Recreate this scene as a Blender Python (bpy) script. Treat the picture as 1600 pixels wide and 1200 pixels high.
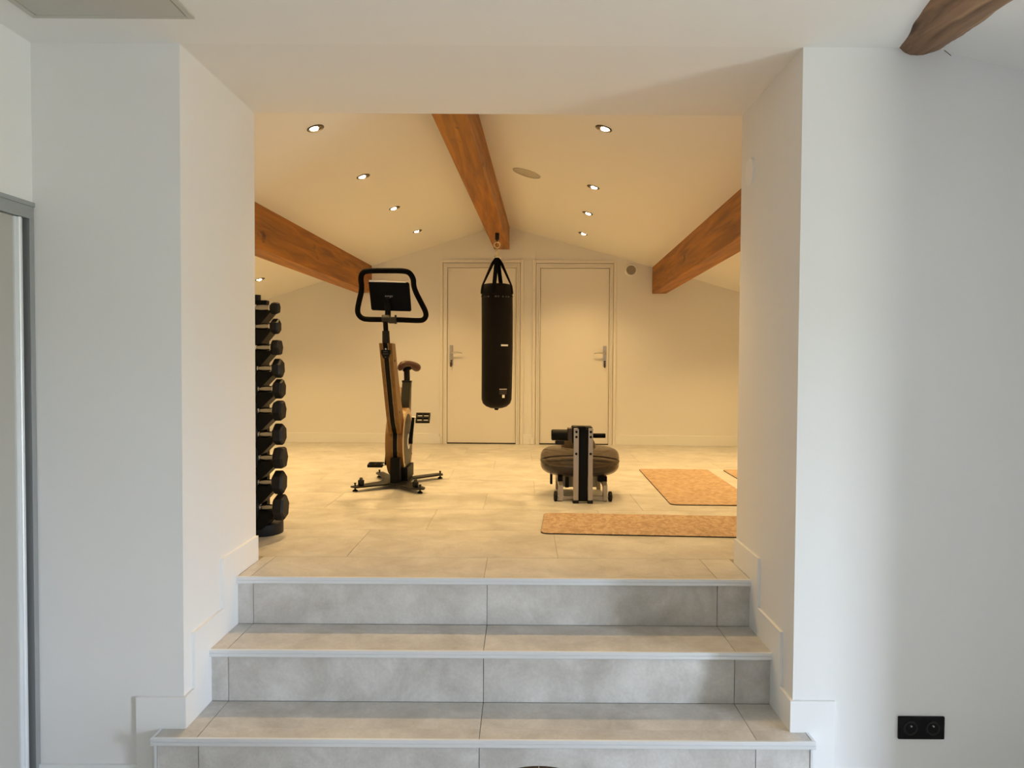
import bpy, bmesh, math, random
from mathutils import Vector, Matrix
random.seed(7)
for o in list(bpy.data.objects): bpy.data.objects.remove(o)
SC = bpy.context.scene
COL = SC.collection

# ------------------------------------------------------------------ camera
CAM_Z, GF, LF = 1.60, 0.65, -0.03          # eye height, gym floor, lower floor
FPX, PX, PY = 1200.0, 817.0, 600.0         # focal length and principal point (1600x1200 frame)
PITCH, ROLL = math.atan(35/1200.0), 0.006
_fw = Vector((0, math.cos(PITCH), -math.sin(PITCH)))
_up0 = Vector((0, math.sin(PITCH), math.cos(PITCH)))
_rt0 = Vector((1, 0, 0))
_rt = _rt0*math.cos(ROLL) + _up0*math.sin(ROLL)
_up = -_rt0*math.sin(ROLL) + _up0*math.cos(ROLL)
cd = bpy.data.cameras.new('camera'); cam = bpy.data.objects.new('camera', cd); COL.objects.link(cam)
cd.sensor_width = 36.0; cd.lens = 36.0*FPX/1600.0; cd.shift_x = -(PX-800.0)/1600.0
cd.clip_start = 0.05
m = Matrix((_rt, _up, -_fw)).transposed().to_4x4(); m.translation = Vector((0, 0, CAM_Z))
cam.matrix_world = m
SC.camera = cam

# ------------------------------------------------------------------ light / exposure
vs = SC.view_settings
vs.view_transform = 'Standard'; vs.look = 'None'; vs.gamma = 1.0; vs.use_curve_mapping = False
vs.exposure = 0.0
SKY_COLOR, GROUND_COLOR, SKY_STRENGTH = (0.715, 0.835, 1.02), (0.33, 0.345, 0.285), 93.0   # open sky; the unseen garden half below is added to light the ceiling
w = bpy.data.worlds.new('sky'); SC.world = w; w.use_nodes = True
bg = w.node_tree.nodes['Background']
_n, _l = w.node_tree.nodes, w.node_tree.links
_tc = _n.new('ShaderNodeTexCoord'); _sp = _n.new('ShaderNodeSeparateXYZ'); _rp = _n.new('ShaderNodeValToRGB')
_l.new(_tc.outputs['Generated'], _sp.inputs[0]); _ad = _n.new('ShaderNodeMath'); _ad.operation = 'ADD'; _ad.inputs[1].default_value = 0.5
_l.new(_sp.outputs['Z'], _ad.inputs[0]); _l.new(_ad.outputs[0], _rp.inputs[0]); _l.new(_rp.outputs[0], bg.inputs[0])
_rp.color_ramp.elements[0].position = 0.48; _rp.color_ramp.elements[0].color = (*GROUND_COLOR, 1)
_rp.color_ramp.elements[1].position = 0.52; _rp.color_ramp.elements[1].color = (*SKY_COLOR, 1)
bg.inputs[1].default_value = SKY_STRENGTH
LAMP_COLOR, LAMP_W = (1.0, 0.655, 0.255), 74.0
SC.cycles.use_denoising = True
SC.cycles.max_bounces = 8
SC.cycles.diffuse_bounces = 5
SC.cycles.adaptive_threshold = 0.02
SC.cycles.sample_clamp_indirect = 6.0

def portal(name, loc, rot, sx, sy):
    l = bpy.data.lights.new(name, 'AREA'); l.shape = 'RECTANGLE'; l.size = sx; l.size_y = sy
    l.cycles.is_portal = True
    o = bpy.data.objects.new(name, l); COL.objects.link(o); o.location = loc; o.rotation_euler = rot
    return o
# tall window in the side wall to the right of the photographer
WIN = (4.5, -0.50, 0.34, 0.05, 1.88)       # x, y0, y1, z0, z1
portal('daylight_portal', (4.62, (WIN[1]+WIN[2])/2, (WIN[3]+WIN[4])/2), (0, math.radians(90), 0), WIN[4]-WIN[3], WIN[2]-WIN[1])

# ------------------------------------------------------------------ helpers
def at(x, y, Y):
    "the point at depth Y that the photograph shows at pixel x, y"
    d = _fw*FPX + _rt*(x-PX) - _up*(y-PY)
    return Vector((0, 0, CAM_Z)) + d*(Y/d.y)
PHI = math.radians(1.75)
def g(u, v, z):
    "the gym is turned a little: u across, v depth (0 at its back wall)"
    return Vector((u*math.cos(PHI)+v*math.sin(PHI), 8.815-u*math.sin(PHI)+v*math.cos(PHI), z))

def nm(name): return name
class B:
    def __init__(s): s.bm = bmesh.new()
    def box(s, lo, hi, bevel=0.0, tf=None):
        r = bmesh.ops.create_cube(s.bm, size=1.0)['verts']
        for v in r:
            v.co = Vector([(lo[i]+hi[i])/2 + v.co[i]*(hi[i]-lo[i]) for i in range(3)])
        if bevel > 0:
            es = list({e for v in r for e in v.link_edges})
            r = bmesh.ops.bevel(s.bm, geom=es, offset=bevel, segments=2, affect='EDGES', profile=0.6)['verts']
        if tf:
            for v in r: v.co = tf(v.co)
        return s
    def poly(s, pts, vec):
        "a polygon pushed along vec"
        vec = Vector(vec); a = [s.bm.verts.new(Vector(p)) for p in pts]; b = [s.bm.verts.new(Vector(p)+vec) for p in pts]
        n = len(pts)
        s.bm.faces.new(a); s.bm.faces.new(b[::-1])
        for i in range(n): s.bm.faces.new((a[i], b[i], b[(i+1) % n], a[(i+1) % n]))
        return s
    def cyl(s, p, q, r, r2=None, n=24, cap=True):
        p, q = Vector(p), Vector(q); d = q-p; r2 = r if r2 is None else r2
        M = d.to_track_quat('Z', 'Y').to_matrix()
        A, C = [], []
        for i in range(n):
            a = 2*math.pi*i/n; e = M @ Vector((math.cos(a), math.sin(a), 0))
            A.append(s.bm.verts.new(p+e*r)); C.append(s.bm.verts.new(q+e*r2))
        for i in range(n): s.bm.faces.new((A[i], A[(i+1) % n], C[(i+1) % n], C[i]))
        if cap:
            s.bm.faces.new(A[::-1]); s.bm.faces.new(C)
        return s
    def lathe(s, prof, org, axis=(0, 0, 1), n=40):
        "prof: list of (radius, height)"
        org = Vector(org); M = Vector(axis).to_track_quat('Z', 'Y').to_matrix(); R = []
        for r, h in prof:
            if r < 1e-6: R.append([s.bm.verts.new(org+M @ Vector((0, 0, h)))])
            else: R.append([s.bm.verts.new(org+M @ Vector((r*math.cos(2*math.pi*i/n), r*math.sin(2*math.pi*i/n), h))) for i in range(n)])
        for a, b in zip(R, R[1:]):
            for i in range(n):
                j = (i+1) % n
                if len(a) == 1 and len(b) == 1: continue
                if len(a) == 1: s.bm.faces.new((a[0], b[j], b[i]))
                elif len(b) == 1: s.bm.faces.new((a[i], a[j], b[0]))
                else: s.bm.faces.new((a[i], a[j], b[j], b[i]))
        return s
    def tube(s, pts, r, n=12, closed=False, flat=None):
        "sweep a circle (or flat=(w,t) strip) along pts; r may be a list"
        P = [Vector(p) for p in pts]; N = len(P); rings = []
        up = None
        for i in range(N):
            t = (P[(i+1) % N]-P[i-1]) if (closed or 0 < i < N-1) else (P[1]-P[0] if i == 0 else P[-1]-P[-2])
            t.normalize()
            if up is None:
                up = Vector((0, 0, 1)) if abs(t.z) < 0.9 else Vector((0, 1, 0))
            x = up.cross(t).normalized(); y = t.cross(x).normalized(); up = y
            rr = r[i] if isinstance(r, (list, tuple)) else r
            if flat: rings.append([s.bm.verts.new(P[i]+x*a*flat[0]/2+y*b*flat[1]/2) for a, b in ((-1, -1), (1, -1), (1, 1), (-1, 1))])
            else: rings.append([s.bm.verts.new(P[i]+x*math.cos(2*math.pi*k/n)*rr+y*math.sin(2*math.pi*k/n)*rr) for k in range(n)])
        m_ = len(rings[0])
        for i in range(N if closed else N-1):
            a, b = rings[i], rings[(i+1) % N]
            off = 0
            if closed and i == N-1:
                off = min(range(m_), key=lambda o: (a[0].co-b[o].co).length)
            for k in range(m_): s.bm.faces.new((a[k], a[(k+1) % m_], b[(k+1+off) % m_], b[(k+off) % m_]))
        if not closed:
            s.bm.faces.new(rings[0][::-1]); s.bm.faces.new(rings[-1])
        return s
    def tf(s, f):
        for v in s.bm.verts: v.co = f(v.co)
        return s

def empty(name, loc, label=None, cat=None, group=None):
    o = bpy.data.objects.new(name, None); COL.objects.link(o); o.location = loc; o.empty_display_size = 0.1
    tag(o, label, cat, group); return o
def tag(o, label=None, cat=None, group=None, kind=None):
    if label: o['label'] = label
    if cat: o['category'] = cat
    if group: o['group'] = group
    if kind: o['kind'] = kind
    return o
def wloc(o):
    v = Vector(o.location)
    while o.parent: o = o.parent; v = v+Vector(o.location)
    return v
def obj(name, b, mat, parent=None, smooth=None, label=None):
    "links one mesh object; its origin is put at its base"
    bm = b.bm
    bmesh.ops.recalc_face_normals(bm, faces=bm.faces)
    lo = Vector([min(v.co[i] for v in bm.verts) for i in range(3)]); hi = Vector([max(v.co[i] for v in bm.verts) for i in range(3)])
    org = Vector(((lo.x+hi.x)/2, (lo.y+hi.y)/2, lo.z))
    for v in bm.verts: v.co -= org
    me = bpy.data.meshes.new(name); bm.to_mesh(me); bm.free()
    if smooth is not None:
        for p in me.polygons: p.use_smooth = True
        me.set_sharp_from_angle(angle=math.radians(smooth))
    me.materials.append(mat)
    o = bpy.data.objects.new(name, me); COL.objects.link(o)
    if parent:
        o.parent = parent; o.location = org - wloc(parent)
    else: o.location = org
    if label: o['label'] = label
    return o
def struct(name, b, mat, parent=None, label=None, smooth=None):
    o = obj(name, b, mat, parent, smooth, label)
    if not parent: o['kind'] = 'structure'
    return o
def text_mesh(name, body, size, mat, parent, M, depth=0.0004, bend=None):
    cu = bpy.data.curves.new(name, 'FONT'); cu.body = body; cu.size = size; cu.extrude = depth
    cu.align_x = 'CENTER'; cu.align_y = 'CENTER'; cu.resolution_u = 3
    to = bpy.data.objects.new(name, cu)
    me = bpy.data.meshes.new_from_object(to)
    bpy.data.objects.remove(to); bpy.data.curves.remove(cu)
    b = B(); b.bm.from_mesh(me); bpy.data.meshes.remove(me)
    for v in b.bm.verts: v.co = bend(v.co) if bend else M @ v.co
    return obj(name, b, mat, parent)

# ------------------------------------------------------------------ materials
def mat(name, col, rough=0.5, metal=0.0, var=0.0, vscale=8.0, col2=None, bump=0.0, bscale=200.0, stretch=None, spec=0.5, coat=0.0, detail=6.0):
    m = bpy.data.materials.new(name); m.use_nodes = True
    nt = m.node_tree; N = nt.nodes; L = nt.links; p = N['Principled BSDF']
    p.inputs['Base Color'].default_value = (*col, 1); p.inputs['Roughness'].default_value = rough
    p.inputs['Metallic'].default_value = metal; p.inputs['Specular IOR Level'].default_value = spec
    p.inputs['Coat Weight'].default_value = coat
    tc = N.new('ShaderNodeTexCoord'); mp = N.new('ShaderNodeMapping')
    L.new(tc.outputs['Object'], mp.inputs[0])
    if stretch: mp.inputs['Scale'].default_value = stretch
    if col2 is not None or var:
        no = N.new('ShaderNodeTexNoise'); no.inputs['Scale'].default_value = vscale; no.inputs['Detail'].default_value = detail; no.inputs['Roughness'].default_value = 0.62
        L.new(mp.outputs[0], no.inputs[0])
        rp = N.new('ShaderNodeValToRGB'); L.new(no.outputs[0], rp.inputs[0])
        c2 = col2 if col2 is not None else tuple(min(1, c*(1+var)) for c in col)
        c1 = col if col2 is not None else tuple(c*(1-var) for c in col)
        rp.color_ramp.elements[0].position = 0.32; rp.color_ramp.elements[1].position = 0.68
        rp.color_ramp.elements[0].color = (*c1, 1); rp.color_ramp.elements[1].color = (*c2, 1)
        L.new(rp.outputs[0], p.inputs['Base Color'])
    if bump:
        nb = N.new('ShaderNodeTexNoise'); nb.inputs['Scale'].default_value = bscale; nb.inputs['Detail'].default_value = 3
        L.new(mp.outputs[0], nb.inputs[0])
        bp = N.new('ShaderNodeBump'); bp.inputs['Strength'].default_value = bump; bp.inputs['Distance'].default_value = 0.002
        L.new(nb.outputs[0], bp.inputs['Height']); L.new(bp.outputs[0], p.inputs['Normal'])
    return m
def wood(name, dark, light, knot, axis=1, rough=0.5, scale=1.0):
    "grain runs along one object axis; small dark knots"
    m = bpy.data.materials.new(name); m.use_nodes = True
    nt = m.node_tree; N = nt.nodes; L = nt.links; p = N['Principled BSDF']; p.inputs['Roughness'].default_value = rough
    tc = N.new('ShaderNodeTexCoord'); mp = N.new('ShaderNodeMapping'); L.new(tc.outputs['Object'], mp.inputs[0])
    s = [14*scale]*3; s[axis] = 0.9*scale; mp.inputs['Scale'].default_value = s
    no = N.new('ShaderNodeTexNoise'); no.inputs['Scale'].default_value = 1.6; no.inputs['Detail'].default_value = 7; no.inputs['Distortion'].default_value = 0.6
    L.new(mp.outputs[0], no.inputs[0])
    rp = N.new('ShaderNodeValToRGB'); L.new(no.outputs[0], rp.inputs[0])
    rp.color_ramp.elements[0].position = 0.3; rp.color_ramp.elements[1].position = 0.7
    rp.color_ramp.elements[0].color = (*dark, 1); rp.color_ramp.elements[1].color = (*light, 1)
    mp2 = N.new('ShaderNodeMapping'); L.new(tc.outputs['Object'], mp2.inputs[0]); s2 = [5*scale]*3; s2[axis] = 2.2*scale; mp2.inputs['Scale'].default_value = s2
    n2 = N.new('ShaderNodeTexNoise'); n2.inputs['Scale'].default_value = 1.5; n2.inputs['Detail'].default_value = 4; L.new(mp2.outputs[0], n2.inputs[0])
    r2 = N.new('ShaderNodeValToRGB'); r2.color_ramp.elements[0].position = 0.66; r2.color_ramp.elements[1].position = 0.74
    L.new(n2.outputs[0], r2.inputs[0])
    mx = N.new('ShaderNodeMix'); mx.data_type = 'RGBA'; L.new(r2.outputs[0], mx.inputs['Factor']); L.new(rp.outputs[0], mx.inputs['A']); mx.inputs['B'].default_value = (*knot, 1)
    L.new(mx.outputs['Result'], p.inputs['Base Color'])
    bp = N.new('ShaderNodeBump'); bp.inputs['Strength'].default_value = 0.25; bp.inputs['Distance'].default_value = 0.003
    L.new(no.outputs[0], bp.inputs['Height']); L.new(bp.outputs[0], p.inputs['Normal'])
    return m
def emit(name, col, s):
    m = bpy.data.materials.new(name); m.use_nodes = True; nt = m.node_tree
    nt.nodes.remove(nt.nodes['Principled BSDF']); e = nt.nodes.new('ShaderNodeEmission')
    e.inputs[0].default_value = (*col, 1); e.inputs[1].default_value = s
    nt.links.new(e.outputs[0], nt.nodes['Material Output'].inputs[0]); return m
def tile_mat():
    m = bpy.data.materials.new('concrete_tile'); m.use_nodes = True
    nt = m.node_tree; N = nt.nodes; L = nt.links; p = N['Principled BSDF']
    tc = N.new('ShaderNodeTexCoord'); oi = N.new('ShaderNodeObjectInfo')
    ad = N.new('ShaderNodeVectorMath'); ad.operation = 'ADD'; L.new(tc.outputs['Object'], ad.inputs[0])
    sc = N.new('ShaderNodeVectorMath'); sc.operation = 'SCALE'; L.new(oi.outputs['Location'], sc.inputs[0]); sc.inputs['Scale'].default_value = 3.7
    L.new(sc.outputs[0], ad.inputs[1])
    n1 = N.new('ShaderNodeTexNoise'); n1.inputs['Scale'].default_value = 4.5; n1.inputs['Detail'].default_value = 9; n1.inputs['Roughness'].default_value = 0.68; n1.inputs['Distortion'].default_value = 0.4
    L.new(ad.outputs[0], n1.inputs[0])
    r1 = N.new('ShaderNodeValToRGB'); L.new(n1.outputs[0], r1.inputs[0])
    r1.color_ramp.elements[0].position = 0.33; r1.color_ramp.elements[0].color = (0.46, 0.435, 0.40, 1)
    r1.color_ramp.elements[1].position = 0.70; r1.color_ramp.elements[1].color = (0.70, 0.68, 0.65, 1)
    n2 = N.new('ShaderNodeTexNoise'); n2.inputs['Scale'].default_value = 90; n2.inputs['Detail'].default_value = 3; L.new(ad.outputs[0], n2.inputs[0])
    r2 = N.new('ShaderNodeValToRGB'); L.new(n2.outputs[0], r2.inputs[0]); r2.color_ramp.elements[0].color = (0.86, 0.86, 0.86, 1); r2.color_ramp.elements[1].color = (1.1, 1.1, 1.1, 1)
    mx = N.new('ShaderNodeMix'); mx.data_type = 'RGBA'; mx.blend_type = 'MULTIPLY'; mx.inputs['Factor'].default_value = 1
    L.new(r1.outputs[0], mx.inputs['A']); L.new(r2.outputs[0], mx.inputs['B']); L.new(mx.outputs['Result'], p.inputs['Base Color'])
    mr = N.new('ShaderNodeMapRange'); L.new(n1.outputs[0], mr.inputs[0]); mr.inputs[3].default_value = 0.30; mr.inputs[4].default_value = 0.46
    L.new(mr.outputs[0], p.inputs['Roughness']); p.inputs['Specular IOR Level'].default_value = 0.4
    return m
def cork_mat():
    m = bpy.data.materials.new('cork'); m.use_nodes = True
    nt = m.node_tree; N = nt.nodes; L = nt.links; p = N['Principled BSDF']; p.inputs['Roughness'].default_value = 0.7
    tc = N.new('ShaderNodeTexCoord'); mp = N.new('ShaderNodeMapping'); L.new(tc.outputs['Object'], mp.inputs[0]); mp.inputs['Scale'].default_value = (34, 20, 1)
    vo = N.new('ShaderNodeTexVoronoi'); vo.inputs['Scale'].default_value = 1.6; L.new(mp.outputs[0], vo.inputs[0])
    n1 = N.new('ShaderNodeTexNoise'); n1.inputs['Scale'].default_value = 6; n1.inputs['Detail'].default_value = 6; L.new(mp.outputs[0], n1.inputs[0])
    hs = N.new('ShaderNodeSeparateColor'); L.new(vo.outputs['Color'], hs.inputs[0])
    mm = N.new('ShaderNodeMath'); mm.operation = 'MULTIPLY_ADD'; mm.inputs[1].default_value = 0.45; L.new(hs.outputs[0], mm.inputs[0])
    m2 = N.new('ShaderNodeMath'); m2.operation = 'MULTIPLY'; m2.inputs[1].default_value = 0.6; L.new(n1.outputs[0], m2.inputs[0]); L.new(m2.outputs[0], mm.inputs[2])
    rp = N.new('ShaderNodeValToRGB'); L.new(mm.outputs[0], rp.inputs[0])
    rp.color_ramp.elements[0].position = 0.2; rp.color_ramp.elements[0].color = (0.30, 0.185, 0.10, 1)
    rp.color_ramp.elements[1].position = 0.75; rp.color_ramp.elements[1].color = (0.52, 0.37, 0.245, 1)
    L.new(rp.outputs[0], p.inputs['Base Color']); return m
def smoky():
    m = bpy.data.materials.new('smoky_polycarbonate'); m.use_nodes = True
    nt = m.node_tree; N = nt.nodes; L = nt.links; p = N['Principled BSDF']
    p.inputs['Base Color'].default_value = (0.070, 0.060, 0.054, 1); p.inputs['Roughness'].default_value = 0.02
    t = N.new('ShaderNodeBsdfTransparent'); t.inputs[0].default_value = (0.70, 0.64, 0.585, 1)
    mx = N.new('ShaderNodeMixShader'); mx.inputs[0].default_value = 0.42
    L.new(t.outputs[0], mx.inputs[1]); L.new(p.outputs[0], mx.inputs[2]); L.new(mx.outputs[0], N['Material Output'].inputs[0]); return m

M = dict(
 wall=mat('white_paint', (0.80, 0.79, 0.775), 0.75, bump=0.12, bscale=260),
 ceil=mat('ceiling_paint', (0.83, 0.82, 0.80), 0.8, bump=0.08, bscale=260),
 trim=mat('satin_white', (0.83, 0.83, 0.82), 0.4),
 door=mat('door_white', (0.80, 0.77, 0.72), 0.45),
 tile=tile_mat(), grout=mat('grout', (0.20, 0.185, 0.17), 0.9), pgrout=mat('pale_grout', (0.36, 0.33, 0.29), 0.9),
 lower=mat('lower_floor', (0.57, 0.545, 0.51), 0.45, var=0.12, vscale=5),
 alu=mat('brushed_aluminium', (0.78, 0.80, 0.82), 0.36, 0.35),
 alug=mat('grey_aluminium', (0.40, 0.41, 0.41), 0.42, 0.6),
 gap=mat('dark_gap', (0.03, 0.028, 0.025), 0.8),
 panel=mat('wardrobe_panel', (0.44, 0.42, 0.38), 0.5),
 hatch=mat('hatch_panel', (0.50, 0.485, 0.44), 0.6),
 beam=wood('oak_beam', (0.22, 0.072, 0.005), (0.48, 0.185, 0.013), (0.08, 0.022, 0.004), 1, 0.55),
 log=wood('rough_log', (0.085, 0.034, 0.012), (0.38, 0.22, 0.115), (0.05, 0.020, 0.008), 1, 0.65, 0.8),
 bikewood=wood('oiled_ash', (0.165, 0.075, 0.011), (0.27, 0.135, 0.025), (0.22, 0.09, 0.02), 2, 0.4),
 plyedge=mat('plywood_edge', (0.62, 0.45, 0.27), 0.5, var=0.1, vscale=20),
 black=mat('matte_black', (0.003, 0.003, 0.003), 0.5, spec=0.14),
 blackmetal=mat('powder_black', (0.008, 0.0075, 0.007), 0.45, spec=0.3),
 rubber=mat('black_rubber', (0.006, 0.006, 0.0065), 0.55, spec=0.3, bump=0.1, bscale=500),
 foam=mat('grip_foam', (0.003, 0.003, 0.0035), 0.9, spec=0.1, bump=0.3, bscale=700),
 chrome=mat('chrome', (0.62, 0.62, 0.61), 0.2, 1.0),
 brass=mat('pale_brass', (0.80, 0.70, 0.48), 0.25, 0.8),
 grip=mat('grip_chrome', (0.36, 0.36, 0.35), 0.22, 1.0),
 steel=mat('satin_steel', (0.60, 0.58, 0.55), 0.32, 1.0),
 olive=mat('dark_olive', (0.022, 0.019, 0.010), 0.5, spec=0.35),
 saddle=mat('brown_leather', (0.065, 0.020, 0.008), 0.5, var=0.2, vscale=30),
 disc=mat('grey_disc', (0.060, 0.052, 0.040), 0.5),
 screen=mat('tablet_black', (0.003, 0.003, 0.003), 0.4, spec=0.12),
 grey=mat('logo_grey', (0.45, 0.45, 0.44), 0.6),
 dgrey=mat('faint_print', (0.055, 0.055, 0.06), 0.6),
 leather=mat('bag_leather', (0.0045, 0.0035, 0.003), 0.5, spec=0.14, bump=0.15, bscale=350),
 webbing=mat('black_webbing', (0.004, 0.004, 0.005), 0.85, spec=0.12, bump=0.3, bscale=600),
 white=mat('print_white', (0.80, 0.80, 0.80), 0.6),
 cork=cork_mat(), mrub=mat('mat_base', (0.025, 0.015, 0.012), 0.8),
 silver=mat('silver_frame', (0.42, 0.37, 0.31), 0.35, 0.55),
 beige=mat('beige_board', (0.66, 0.60, 0.50), 0.5),
 brown=mat('brown_plastic', (0.05, 0.028, 0.011), 0.4),
 smoky=smoky(), water=mat('tank_water', (0.030, 0.022, 0.018), 0.1),
 bronze=mat('dark_bronze', (0.09, 0.06, 0.03), 0.35, 0.7),
 bulb=emit('bulb', (1.0, 0.84, 0.55), 90.0),
 grille=mat('speaker_grille', (0.50, 0.47, 0.40), 0.7, var=0.15, vscale=300),
 stool=mat('dark_stool_leather', (0.006, 0.004, 0.003), 0.5, spec=0.3),
 glassf=mat('window_frame_white', (0.75, 0.75, 0.74), 0.4),
)
def glass():
    m = bpy.data.materials.new('clear_glass'); m.use_nodes = True; nt = m.node_tree; N = nt.nodes; L = nt.links
    nt.nodes.remove(N['Principled BSDF'])
    t = N.new('ShaderNodeBsdfTransparent'); gl = N.new('ShaderNodeBsdfGlossy'); gl.inputs['Roughness'].default_value = 0.02
    mx = N.new('ShaderNodeMixShader'); mx.inputs[0].default_value = 0.06
    L.new(t.outputs[0], mx.inputs[1]); L.new(gl.outputs[0], mx.inputs[2]); L.new(mx.outputs[0], N['Material Output'].inputs[0]); return m
M['glass'] = glass()

# ------------------------------------------------------------------ structure: lower room
JL, JR, WY, JY, CZ = -1.262, 1.017, 2.84, 3.62, 2.754      # jambs, wall face, gym side of the wall, ceiling
LX = -1.806
b = B()
b.box((-4.6, WY, LF-0.1), (JL, JY, 3.5)); b.box((JR, WY, LF-0.1), (4.8, JY, 3.5)); b.box((JL, WY, CZ), (JR, JY, 3.5))
struct('wall_front', b, M['wall'], label='thick white wall with the wide stepped opening')
b = B(); b.box((LX-0.75, -3.4, 2.172), (LX, WY, 3.0)); b.box((LX-0.75, -3.4, LF-0.1), (LX, 0.60, 2.172))
b.box((LX-0.78, 0.60, LF-0.1), (LX-0.70, WY, 2.172)); struct('wall_left', b, M['wall'])
b = B(); b.box((2.23, 2.02, LF-0.1), (4.8, WY, 3.0)); struct('wall_right', b, M['wall'])
x, y0, y1, z0, z1 = WIN
b = B(); b.box((x, -3.4, LF-0.1), (x+0.25, y0, 3.0)); b.box((x, y1, LF-0.1), (x+0.25, 2.02, 3.0))
b.box((x, y0, LF-0.1), (x+0.25, y1, z0)); b.box((x, y0, z1), (x+0.25, y1, 3.0)); struct('wall_window_side', b, M['wall'])
b = B(); b.box((LX-0.75, -3.45, LF-0.1), (4.8, -3.2, 3.0)); struct('wall_back', b, M['wall'])
RDG = 1.5
b = B(); b.box((LX-0.8, -3.4, CZ), (RDG, WY, CZ+0.2))
sl = 0.27
b.poly([(RDG, -3.4, CZ), (4.8, -3.4, CZ-sl*(4.8-RDG)), (4.8, -3.4, CZ-sl*(4.8-RDG)+0.25), (RDG, -3.4, CZ+0.2)], (0, WY+3.4, 0))
struct('ceiling', b, M['ceil'])
b = B(); b.box((LX-0.8, -3.4, LF-0.1), (4.8, WY, LF)); struct('floor', b, M['lower'])
def window(name, lo, hi, axis, root_loc, label):
    r = empty(name, root_loc, label); r['kind'] = 'structure'
    t = 0.06
    a = 1-axis
    def seg(l, h): return (l, h)
    b = B()
    L0, H0 = list(lo), list(hi)
    def part(nm_, da0, da1, z0_, z1_, mm, thick):
        l = [0, 0, z0_]; h = [0, 0, z1_]; l[a] = da0; h[a] = da1
        c = (lo[axis]+hi[axis])/2; l[axis] = c-thick; h[axis] = c+thick
        return obj(nm_, B().box(l, h), mm, r)
    part('window_frame', lo[a], lo[a]+t, lo[2], hi[2], M['glassf'], 0.03); part('window_frame', hi[a]-t, hi[a], lo[2], hi[2], M['glassf'], 0.03)
    part('window_frame', lo[a]+t, hi[a]-t, lo[2], lo[2]+t, M['glassf'], 0.03); part('window_frame', lo[a]+t, hi[a]-t, hi[2]-t, hi[2], M['glassf'], 0.03)
    part('pane', lo[a]+t, hi[a]-t, lo[2]+t, hi[2]-t, M['glass'], 0.004)
window('window_1', (WIN[0]+0.02, WIN[1], WIN[3]), (WIN[0]+0.10, WIN[2], WIN[4]), 0, (WIN[0]+0.06, (WIN[1]+WIN[2])/2, WIN[3]), 'tall window in the side wall to the right, outside the frame')
# ------------------------------------------------------------------ structure: gym
AU, AZ, SLL, SLR = -0.25, 3.16, 0.315, 0.280
GL, GR = -4.1, 3.6
def cz(u): return AZ + (SLL*(u-AU) if u < AU else -SLR*(u-AU))
b = B(); b.box((GL-0.2, 0, GF-0.2), (GR+0.2, 0.2, 3.5), tf=lambda c: g(*c)); struct('wall_gym_back', b, M['wall'])
b = B(); b.box((GL-0.2, -5.6, GF-0.2), (GL, 0, 3.5), tf=lambda c: g(*c)); struct('wall_gym_left', b, M['wall'])
b = B(); b.box((GR, -5.6, GF-0.2), (GR+0.2, 0, 3.5), tf=lambda c: g(*c)); struct('wall_gym_right', b, M['wall'])
b = B()
v0 = -5.35
b.poly([g(GL, v0, cz(GL)), g(AU, v0, AZ), g(AU, v0, AZ+0.25), g(GL, v0, cz(GL)+0.25)], g(0, 0, 0)-g(0, v0, 0))
b.poly([g(AU, v0, AZ), g(GR, v0, cz(GR)), g(GR, v0, cz(GR)+0.25), g(AU, v0, AZ+0.25)], g(0, 0, 0)-g(0, v0, 0))
struct('ceiling', b, M['ceil'])
# tiled floor: slab of grout with every tile laid on it
TP, TD, GW = 1.025, 0.605, 0.0025
b = B(); b.box((-4.4, JY, GF-0.2), (4.0, 9.0, GF-0.0025)); b.box((JL+0.001, 3.372, GF-0.011), (JR-0.001, JY, GF-0.0025))
gfl = struct('floor', b, M['pgrout'], label='large-format grey beige floor tiles of the gym')
rows = [3.095+TD*i for i in range(1, 11)]                       # joint lines
offs = {0: -0.166, 1: 0.175, 2: 0.483, 3: 0.775, 4: 0.09, 5: 0.43, 6: 0.77, 7: 0.09, 8: 0.43, 9: 0.77}
for i in range(0, 10):
    ya, yb = rows[i]-TD-0.01, rows[i]-0.01
    if i == 0: ya = 3.3475
    for k in range(-5, 5):
        xa = offs[i]+k*TP; xb = xa+TP
        lim = (JL+0.013, JR-0.013) if i == 0 else (-4.2, 3.75)
        xa, xb = max(xa, lim[0]), min(xb, lim[1])
        if xb-xa < 0.02: continue
        bb = B(); bb.box((xa+GW/2, ya+GW/2, GF-0.010), (xb-GW/2, yb-GW/2, GF))
        obj('tile', bb, M['tile'], gfl)

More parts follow.
